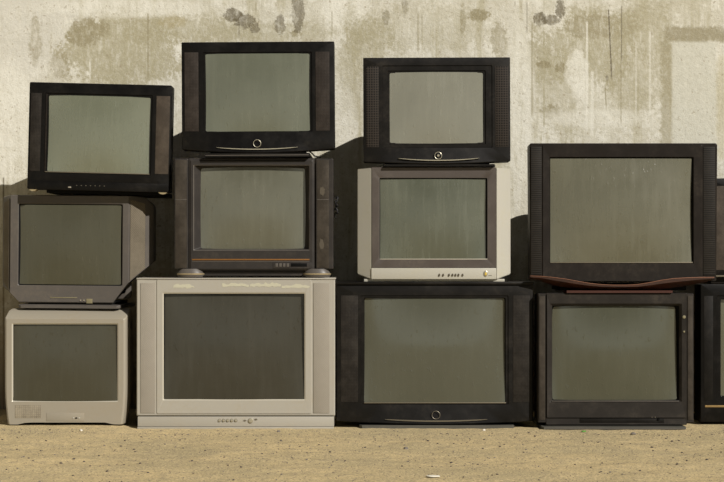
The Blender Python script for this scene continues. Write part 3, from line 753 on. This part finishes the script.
# ------------------------------------------------------------------ the wall
def wall_material():
    m, nt, b = newmat('stained_plaster')
    v = objcoord(nt)
    s = nd(nt, 'ShaderNodeSeparateXYZ'); nt.links.new(v, s.inputs[0])
    X, Z = s.outputs[0], s.outputs[2]
    nA = noise_(nt, v, 1.6, 6, 0.6)
    nB = noise_(nt, v, 7, 8, 0.68)
    nC = noise_(nt, v, 34, 6, 0.7)
    nD = noise_(nt, v, 150, 3, 0.6)
    nE = noise_(nt, v, 60, 5, 0.75); brk = rng(nt, noise_(nt, objcoord(nt, (26, 10, 9)), 1.6, 6, 0.75), 0.34, 0.54, 0.35, 1.0)
    vs = objcoord(nt, (9, 1, 0.55)); nS = noise_(nt, vs, 2.2, 6, 0.65, 0.4)       # long vertical runs
    vs2 = objcoord(nt, (40, 1, 1.2)); nS2 = noise_(nt, vs2, 1.8, 4, 0.6, 0.2)
    base = mixc(nt, rng(nt, nA, 0.35, 0.65), (0.55, 0.53, 0.45), (0.48, 0.455, 0.36))
    mott = math_(nt, 'ADD', math_(nt, 'MULTIPLY', nB, 0.6), math_(nt, 'MULTIPLY', nC, 0.4))
    base = mixc(nt, rng(nt, mott, 0.49, 0.55, 0, 0.7), base, (0.66, 0.645, 0.57))
    base = mixc(nt, rng(nt, mott, 0.40, 0.46, 0.45, 0), base, (0.40, 0.37, 0.27))
    run = math_(nt, 'ADD', math_(nt, 'MULTIPLY', nS, 0.72), math_(nt, 'MULTIPLY', nC, 0.28))
    base = mixc(nt, rng(nt, run, 0.50, 0.62, 0, 0.75), base, (0.37, 0.34, 0.23))
    base = mixc(nt, rng(nt, run, 0.34, 0.45, 0.6, 0), base, (0.68, 0.665, 0.58))
    base = mixc(nt, rng(nt, nS2, 0.55, 0.72, 0, 0.40), base, (0.34, 0.31, 0.22))
    # blob(px, py, rx, ry, colour, strength, softness, noise amount)
    W = WALL
    def dist(px, py, rx, ry, nz, amt):
        dx = math_(nt, 'DIVIDE', math_(nt, 'SUBTRACT', X, wx(px, W)), rx * kk(W))
        dz = math_(nt, 'DIVIDE', math_(nt, 'SUBTRACT', Z, wz(py, W)), ry * kk(W))
        r = math_(nt, 'SQRT', math_(nt, 'ADD', math_(nt, 'MULTIPLY', dx, dx), math_(nt, 'MULTIPLY', dz, dz)))
        return math_(nt, 'ADD', r, math_(nt, 'MULTIPLY', math_(nt, 'SUBTRACT', nz, 0.5), amt))
    def blob(c, px, py, rx, ry, col, st, soft=0.25, nz=None, amt=2.2):
        n_ = math_(nt, 'ADD', math_(nt, 'MULTIPLY', nz or nB, 0.6), math_(nt, 'MULTIPLY', nE, 0.4))
        f = rng(nt, dist(px, py, rx, ry, n_, amt * 1.5), 1 - soft * .7, 1 + soft * .7, st, 0.0)
        f = math_(nt, 'MULTIPLY', f, brk)
        return mixc(nt, f, c, col)
    TAN = (0.24, 0.208, 0.12); DK = (0.095, 0.076, 0.042); PALE = (0.68, 0.665, 0.585); OL = (0.325, 0.295, 0.19); GY = (0.53, 0.515, 0.455)
    c = base
    c = blob(c, 20, 20, 70, 60, GY, 0.8, 0.5)
    c = blob(c, 125, 50, 62, 34, OL, 0.85, 0.18)
    c = blob(c, 190, 30, 60, 16, OL, 0.7, 0.3)
    c = blob(c, 85, 32, 20, 14, TAN, 0.8, 0.2)
    c = blob(c, 60, 65, 10, 12, TAN, 0.5, 0.3)
    c = blob(c, 35, 40, 6, 22, TAN, 0.55, 0.4, nC)
    c = blob(c, 175, 22, 14, 7, (0.33, 0.28, 0.15), 0.6, 0.4)
    c = blob(c, 120, 8, 80, 9, PALE, 0.6, 0.4)
    c = blob(c, 260, 35, 90, 12, OL, 0.55, 0.4)
    c = blob(c, 233, 15, 9, 7, DK, 0.85, 0.14, nC, 1.6)
    c = blob(c, 245, 21, 11, 7, DK, 0.75, 0.14, nC, 1.8)
    c = blob(c, 254, 27, 5, 7, DK, 0.7, 0.2, nC, 1.8)
    c = blob(c, 280, 25, 5, 10, DK, 0.7, 0.2, nC, 1.6)
    c = blob(c, 296, 34, 6, 3, TAN, 0.8, 0.2, nC)
    c = blob(c, 298, 12, 6.5, 20, DK, 0.72, 0.15, nC, 1.4)
    c = blob(c, 345, 12, 26, 16, PALE, 0.8, 0.3, nC)
    c = blob(c, 350, 70, 10, 60, OL, 0.6, 0.5)
    c = blob(c, 370, 40, 24, 22, OL, 0.7, 0.35)
    c = blob(c, 386, 17, 3.5, 8, DK, 0.6, 0.3, nC)
    c = blob(c, 405, 6, 3, 8, DK, 0.5, 0.4, nC)
    c = blob(c, 440, 12, 20, 16, PALE, 0.5, 0.3)
    c = blob(c, 420, 28, 60, 22, OL, 0.45, 0.4)
    c = blob(c, 478, 15, 11, 6, TAN, 0.9, 0.2, nC, 1.6)
    c = blob(c, 499, 40, 8, 16, TAN, 0.55, 0.3, nC)
    c = blob(c, 463, 20, 3, 16, TAN, 0.65, 0.3, nC)
    c = blob(c, 585, 48, 58, 36, OL, 0.8, 0.25)
    c = blob(c, 560, 95, 22, 50, OL, 0.6, 0.3)
    c = blob(c, 595, 28, 36, 12, TAN, 0.6, 0.3)
    c = blob(c, 640, 60, 30, 60, OL, 0.6, 0.4)
    c = blob(c, 540, 19, 7, 7, DK, 0.85, 0.15, nC, 1.4)
    c = blob(c, 551, 20, 9, 5, DK, 0.75, 0.2, nC, 1.6)
    c = blob(c, 560, 9, 4.5, 10, DK, 0.8, 0.2, nC, 1.6)
    c = blob(c, 544, 65, 7, 4, TAN, 1.0, 0.15, nC, 1.8)
    c = blob(c, 560, 67, 5, 5, TAN, 0.9, 0.15, nC, 1.8)
    c = blob(c, 550, 112, 10, 7, TAN, 0.7, 0.2, nC, 1.8)
    c = blob(c, 578, 75, 12, 28, PALE, 0.85, 0.25)
    c = blob(c, 590, 118, 60, 9, PALE, 0.6, 0.4)
    c = blob(c, 520, 110, 12, 80, PALE, 0.75, 0.4)
    c = blob(c, 345, 120, 10, 30, PALE, 0.5, 0.4)
    c = blob(c, 10, 120, 26, 60, PALE, 0.6, 0.4, nC)
    # the hard-edged patched area at the upper right with a grimy band above and beside it
    def rect(c, x0, x1, y0, y1, col, st, soft, amt):
        def edge(o, lo, hi):
            mid, h = (lo + hi) / 2, (hi - lo) / 2
            a = math_(nt, 'ABSOLUTE', math_(nt, 'SUBTRACT', o, mid))
            a = math_(nt, 'ADD', a, math_(nt, 'MULTIPLY', math_(nt, 'SUBTRACT', nC, 0.5), amt))
            return rng(nt, a, h - soft, h + soft, 1, 0)
        f = math_(nt, 'MULTIPLY', edge(X, wx(x0, W), wx(x1, W)), edge(Z, wz(y1, W), wz(y0, W)))
        return mixc(nt, math_(nt, 'MULTIPLY', f, st), c, col)
    c = rect(c, 664, 760, 27, 42, (0.25, 0.22, 0.135), 0.85, 0.012, 0.06)
    c = rect(c, 661, 674, 40, 148, (0.29, 0.26, 0.165), 0.7, 0.012, 0.08)
    c = rect(c, 672, 716, 42, 160, (0.53, 0.52, 0.44), 0.9, 0.008, 0.012)
    c = rect(c, 717, 780, 55, 160, (0.46, 0.425, 0.29), 0.6, 0.012, 0.06)
    # narrow runs of dirt, plus a dark vertical line at the far left
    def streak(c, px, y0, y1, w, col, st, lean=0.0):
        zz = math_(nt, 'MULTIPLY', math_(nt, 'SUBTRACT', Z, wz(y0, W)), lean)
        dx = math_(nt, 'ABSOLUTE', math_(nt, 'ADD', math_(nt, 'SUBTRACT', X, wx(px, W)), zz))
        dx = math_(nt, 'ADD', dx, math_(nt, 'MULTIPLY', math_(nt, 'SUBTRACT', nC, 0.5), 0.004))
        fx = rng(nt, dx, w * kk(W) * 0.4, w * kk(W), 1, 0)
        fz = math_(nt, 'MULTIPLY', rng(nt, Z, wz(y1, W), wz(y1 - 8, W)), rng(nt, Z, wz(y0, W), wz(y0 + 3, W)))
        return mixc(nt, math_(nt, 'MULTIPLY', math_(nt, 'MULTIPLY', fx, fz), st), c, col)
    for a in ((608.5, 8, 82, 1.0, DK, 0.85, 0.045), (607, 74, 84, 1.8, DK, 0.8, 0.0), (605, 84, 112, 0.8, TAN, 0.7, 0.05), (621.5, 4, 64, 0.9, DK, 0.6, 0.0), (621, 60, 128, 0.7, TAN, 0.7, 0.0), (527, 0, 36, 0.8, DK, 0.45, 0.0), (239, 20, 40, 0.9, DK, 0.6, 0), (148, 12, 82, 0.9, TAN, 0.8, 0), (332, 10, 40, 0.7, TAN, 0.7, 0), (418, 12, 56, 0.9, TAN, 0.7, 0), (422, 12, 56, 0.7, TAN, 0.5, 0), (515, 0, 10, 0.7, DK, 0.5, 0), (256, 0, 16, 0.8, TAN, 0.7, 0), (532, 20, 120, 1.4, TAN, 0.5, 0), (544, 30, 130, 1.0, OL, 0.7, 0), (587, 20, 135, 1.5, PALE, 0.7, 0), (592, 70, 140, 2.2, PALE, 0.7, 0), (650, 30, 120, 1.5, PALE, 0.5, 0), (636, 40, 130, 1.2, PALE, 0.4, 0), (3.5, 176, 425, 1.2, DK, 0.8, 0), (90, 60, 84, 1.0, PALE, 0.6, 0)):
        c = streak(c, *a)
    # pin holes and grit
    sp = rng(nt, noise_(nt, v, 75, 2, 0.5), 0.66, 0.72)
    c = mixc(nt, math_(nt, 'MULTIPLY', sp, 0.55), c, (0.24, 0.19, 0.12))
    c = mixc(nt, rng(nt, nD, 0.35, 0.7, 0, 0.22), c, (0.45, 0.42, 0.33))
    c = mixc(nt, rng(nt, nE, 0.50, 0.62, 0, 0.16), c, (0.66, 0.645, 0.56))
    c = mixc(nt, rng(nt, nE, 0.36, 0.46, 0.22, 0), c, (0.30, 0.275, 0.19))
    # splashed mud and damp along the foot of the wall
    hgt = math_(nt, 'ADD', Z, math_(nt, 'MULTIPLY', math_(nt, 'SUBTRACT', nB, 0.5), 0.7))
    c = mixc(nt, rng(nt, hgt, 0.1, 0.75, 0.8, 0.0), c, (0.19, 0.135, 0.075))
    nt.links.new(c, b.inputs['Base Color'])
    b.inputs['Roughness'].default_value = 0.9; b.inputs['Specular IOR Level'].default_value = 0.15
    h = math_(nt, 'ADD', math_(nt, 'MULTIPLY', nC, 0.7), math_(nt, 'ADD', math_(nt, 'MULTIPLY', nD, 0.25), math_(nt, 'MULTIPLY', nB, 0.6)))
    bump(nt, b, h, 0.5, 0.008)
    return m
def structure(o): o['kind'] = 'structure'; return o
structure(link('wall_back', box_bm(-4.5, 4.5, WALL, WALL + 0.2, -0.3, 3.2, 0), wall_material()))

# ------------------------------------------------------------------ the sandy ground
def sand_material():
    m, nt, b = newmat('sand')
    v = objcoord(nt)
    vl = objcoord(nt, (0.8, 1.6, 1)); nA = noise_(nt, vl, 2.2, 6, 0.6, 0.5)
    nB = noise_(nt, v, 22, 6, 0.7); nC = noise_(nt, v, 140, 4, 0.7); nD = noise_(nt, v, 420, 2, 0.6)
    c = mixc(nt, rng(nt, nA, 0.35, 0.65), (0.55, 0.43, 0.225), (0.41, 0.335, 0.185))
    c = mixc(nt, rng(nt, nB, 0.42, 0.62, 0, 0.6), c, (0.34, 0.28, 0.17))
    c = mixc(nt, rng(nt, nC, 0.50, 0.65, 0, 0.7), c, (0.68, 0.54, 0.31))
    c = mixc(nt, rng(nt, nC, 0.38, 0.47, 0.75, 0.0), c, (0.22, 0.18, 0.12))
    c = mixc(nt, rng(nt, nD, 0.62, 0.70, 0, 0.7), c, (0.12, 0.10, 0.085))
    nt.links.new(c, b.inputs['Base Color'])
    b.inputs['Roughness'].default_value = 0.95; b.inputs['Specular IOR Level'].default_value = 0.1
    bump(nt, b, math_(nt, 'ADD', nC, math_(nt, 'MULTIPLY', nB, 1.4)), 0.5, 0.006)
    return m
def gz(x, y):
    """ground height: flat under the sets, soft ripples and heaps in front"""
    a = min(1, max(0, (-y - 0.05) / 0.5))
    h = 0.010 * noise.noise(Vector((x * 1.6, y * 2.6, 0))) + 0.006 * noise.noise(Vector((x * 5, y * 9, 3))) 
    if x < -0.6 and y > -0.45:
        return 0.009 * min(1, max(0, (-0.92 - x) / 0.05)) * min(1, (y + 0.45) / 0.4) + a * h * 0.5 + 0.002 * noise.noise(Vector((x * 14, y * 20, 5))) * min(1, max(0, (-0.6 - x) / 0.1)) - 0.003
    near = 0.0035 * noise.noise(Vector((x * 14, y * 20, 5)))
    return a * h + (near - 0.002 if y < 0.02 else -0.003) * (1 if y > -3 else 0)
bm = bmesh.new()
xs = [-60, -25, -12, -7, -5] + [-4 + i * 0.04 for i in range(201)] + [5, 7, 12, 25, 60]
ys = [-80, -40, -20, -10, -6] + [-4.5 + i * 0.05 for i in range(51)] + [-1.98 + i * 0.025 for i in range(88)] + [0.3, 0.62, 0.9]
g = [[bm.verts.new((x, y, gz(x, y) if -4.2 < x < 4.2 and -4.6 < y < 0.7 else 0)) for x in xs] for y in ys]
for j in range(len(ys) - 1):
    for i in range(len(xs) - 1): bm.faces.new((g[j][i], g[j][i + 1], g[j + 1][i + 1], g[j + 1][i]))
go = structure(link('ground', bm, sand_material(), smooth=180))

# ------------------------------------------------------------------ pebbles
def stone_mat(name, col):
    return simple(name, col, 0.85, spec=0.2)
SM = [stone_mat('dark_stone', (0.085, 0.07, 0.058)), stone_mat('grey_stone', (0.17, 0.15, 0.125)), stone_mat('pale_stone', (0.62, 0.58, 0.50))]
def pebble_mesh(seed, mat):
    rr = random.Random(seed)
    bm = bmesh.new(); bmesh.ops.create_icosphere(bm, subdivisions=2, radius=1)
    for v in bm.verts:
        k = 1 + 0.45 * noise.noise(v.co * 1.3 + Vector((seed * 5.1, 0, 0)))
        v.co = Vector((v.co.x * k, v.co.y * k * 0.8, v.co.z * k * 0.6))
    me = bpy.data.meshes.new('pebble'); bm.to_mesh(me); bm.free(); me.materials.append(mat)
    for p in me.polygons: p.use_smooth = (seed % 2 == 0)
    return me
dark = [pebble_mesh(i, SM[0]) for i in range(4)]; grey = [pebble_mesh(i + 10, SM[1]) for i in range(3)]; pale = [pebble_mesh(i + 20, SM[2]) for i in range(2)]
def gpos(px, py):
    """where the sight line through a pixel meets the ground"""
    dist = F * CZ / (py - HY)
    return (px - CX) * dist / F, dist - D0
def pebble(px, py, size, me, label, group=None):
    x, y = gpos(px, py)
    o = bpy.data.objects.new('pebble', me); COL.objects.link(o)
    o.location = (x, y, gz(x, y) + size * 0.3); o.scale = (size, size, size)
    o.rotation_euler = (0, 0, random.uniform(0, 6.28))
    o['label'] = label; o['category'] = 'pebble'
    if group: o['group'] = group
    return o
LD = 'small dark pebble lying loose on the sand in front of the televisions'
LG = 'small grey-brown pebble lying loose on the sand in front of the televisions'
big = [(46, 440.5), (79, 451), (33, 461), (125, 440), (121, 446), (115, 449), (140, 463), (84, 460), (61, 462), (74, 459), (107, 470), (134, 449), (281, 440), (180, 440), (241, 468), (228, 466), (148, 472), (428, 441), (451, 462), (432, 466), (478, 463), (405, 439), (483, 448), (500, 447), (529, 433), (535, 436), (560, 433.5), (584, 442.5), (622, 443.5), (666, 438), (672, 440.5), (679, 439.5), (682, 450.5), (652, 446), (653, 450), (677, 465.5), (673, 457), (515, 437), (457, 436), (365, 447), (330, 452), (345, 462), (300, 447), (262, 455), (205, 452), (192, 460), (575, 463), (601, 471), (640, 470), (707, 461), (700, 437), (712, 434)]
for (px, py) in big: pebble(px, py, random.uniform(0.0034, 0.0052), random.choice(dark), LD, 'dark pebbles on the sand')
n = 0
while n < 240:
    px = random.uniform(-8, 732); py = 430.5 + 50 * random.random() ** 1.8
    x, y = gpos(px, py)
    if 137 < px < 335 and py < 433 or 538 < px < 688 and py < 434: continue
    isd = random.random() < 0.6
    pebble(px, py, random.uniform(0.0020, 0.0040), random.choice(dark if isd else grey), LD if isd else LG, 'dark pebbles on the sand' if isd else 'grey pebbles on the sand'); n += 1
pebble(633, 434, 0.0105, grey[0], 'largest pale grey stone on the sand in front of the charcoal television'); 
pebble(406, 448, 0.009, grey[1], 'grey stone with a pale side on the sand in front of the large black television')
pebble(278.5, 431.5, 0.008, grey[2], 'grey stone lying against the foot of the large silver television')
pebble(81, 432, 0.008, pale[0], 'pale stone on the sand in front of the leftmost bottom television')
pebble(484, 430.5, 0.007, pale[1], 'white chip lying at the base of the large black television')
# a flat white scrap and a scrap of green leaf
def scrap(name, px, py, w, d, mat, label, cat, seed):
    rr = random.Random(seed); x, y = gpos(px, py)
    pts = [(w * math.cos(a) * rr.uniform(.8, 1.1), d * math.sin(a) * rr.uniform(.7, 1.1), 0) for a in [i * 2 * math.pi / 12 for i in range(12)]]
    bm = slab_bm(pts, 0.003, (0, 0, 1))
    o = link(name, bm, mat); o.location = (x, y, gz(x, y) + 0.003); o['label'] = label; o['category'] = cat
scrap('paper_scrap', 433.5, 476.5, 0.022, 0.012, simple('white_paper', (0.72, 0.69, 0.58), 0.8), 'flat white scrap lying on the sand near the bottom edge', 'scrap', 3)
scrap('leaf_scrap', 583.5, 431.5, 0.010, 0.008, simple('green_leaf', (0.06, 0.30, 0.02), 0.6), 'tiny bright green leaf scrap at the foot of the charcoal television', 'leaf', 4)
# uncountable grit
bm = bmesh.new(); rr = random.Random(5)
for i in range(3600):
    px = rr.uniform(-20, 744); py = 428 + 56 * rr.random() ** 1.6
    x, y = gpos(px, py); z = gz(x, y)
    if y > -0.085: y -= 0.16; z = gz(x, y)
    s = rr.uniform(0.0009, 0.0026)
    vs = [bm.verts.new((x + s * a, y + s * b, z + s * c_)) for a, b, c_ in ((1, 0, 0), (-.8, .7, 0), (-.6, -.9, 0), (rr.uniform(-.3, .3), 0, 1))]
    for f in ((0, 1, 3), (1, 2, 3), (2, 0, 3)): bm.faces.new([vs[q] for q in f])
gr = link('grit', bm, stone_mat('grit_stone', (0.12, 0.10, 0.08)), smooth=10); gr['kind'] = 'stuff'; gr['label'] = 'fine grit scattered over the sand'; gr['category'] = 'grit'

# ------------------------------------------------------------------ light
SA, SB = 0.95, 0.92          # how far a shadow moves left / down per metre behind its object
sd = Vector((-SA, 1.0, -SB)).normalized()
sun = bpy.data.lights.new('sun', 'SUN'); sun.energy = 5.35; sun.angle = math.radians(0.55); sun.color = (1.0, 0.955, 0.895)
so = bpy.data.objects.new('sun', sun); COL.objects.link(so)
so.rotation_euler = sd.to_track_quat('-Z', 'Y').to_euler(); so.location = (3, -3, 4)
w = bpy.data.worlds.new('sky'); sc.world = w; w.use_nodes = True; nt = w.node_tree
bg = nt.nodes['Background']
tc = nd(nt, 'ShaderNodeTexCoord'); sp = nd(nt, 'ShaderNodeSeparateXYZ'); nt.links.new(tc.outputs['Generated'], sp.inputs[0])
cr = nd(nt, 'ShaderNodeValToRGB'); nt.links.new(sp.outputs[2], cr.inputs[0])
e = cr.color_ramp.elements
e[0].position = 0.0; e[0].color = (0.36, 0.36, 0.33, 1)
e[1].position = 1.0; e[1].color = (0.075, 0.075, 0.10, 1)
for p, c_ in ((0.15, (0.20, 0.20, 0.20, 1)), (0.5, (0.12, 0.12, 0.145, 1))):
    q = e.new(p); q.color = c_
# bright haze low in the sky on the side away from the wall
az = rng(nt, sp.outputs[1], -1.0, -0.3, 1.0, 0.0)
el = rng(nt, sp.outputs[2], 0.0, 0.25, 1.0, 0.0)
hz = math_(nt, 'MULTIPLY', az, el)
sky = nd(nt, 'ShaderNodeMix', data_type='RGBA', blend_type='ADD'); sky.inputs[0].default_value = 1.0
hc = mixc(nt, hz, (0, 0, 0), (1.5, 1.52, 1.28))
nt.links.new(cr.outputs[0], sky.inputs[6]); nt.links.new(hc, sky.inputs[7])
nt.links.new(sky.outputs[2], bg.inputs[0]); bg.inputs[1].default_value = 0.5

# ------------------------------------------------------------------ camera
cam = bpy.data.cameras.new('camera'); co = bpy.data.objects.new('camera', cam); COL.objects.link(co)
co.location = (0, -D0, CZ); co.rotation_euler = (math.radians(90), 0, 0)
cam.sensor_width = 36; cam.lens = F / 724 * 36
cam.shift_y = (HY - 241) / 724
cam.clip_end = 300
sc.camera = co
sc.view_settings.view_transform = 'Standard'; sc.view_settings.look = 'None'
sc.view_settings.exposure = 0.0; sc.view_settings.gamma = 1.0; sc.view_settings.use_curve_mapping = False
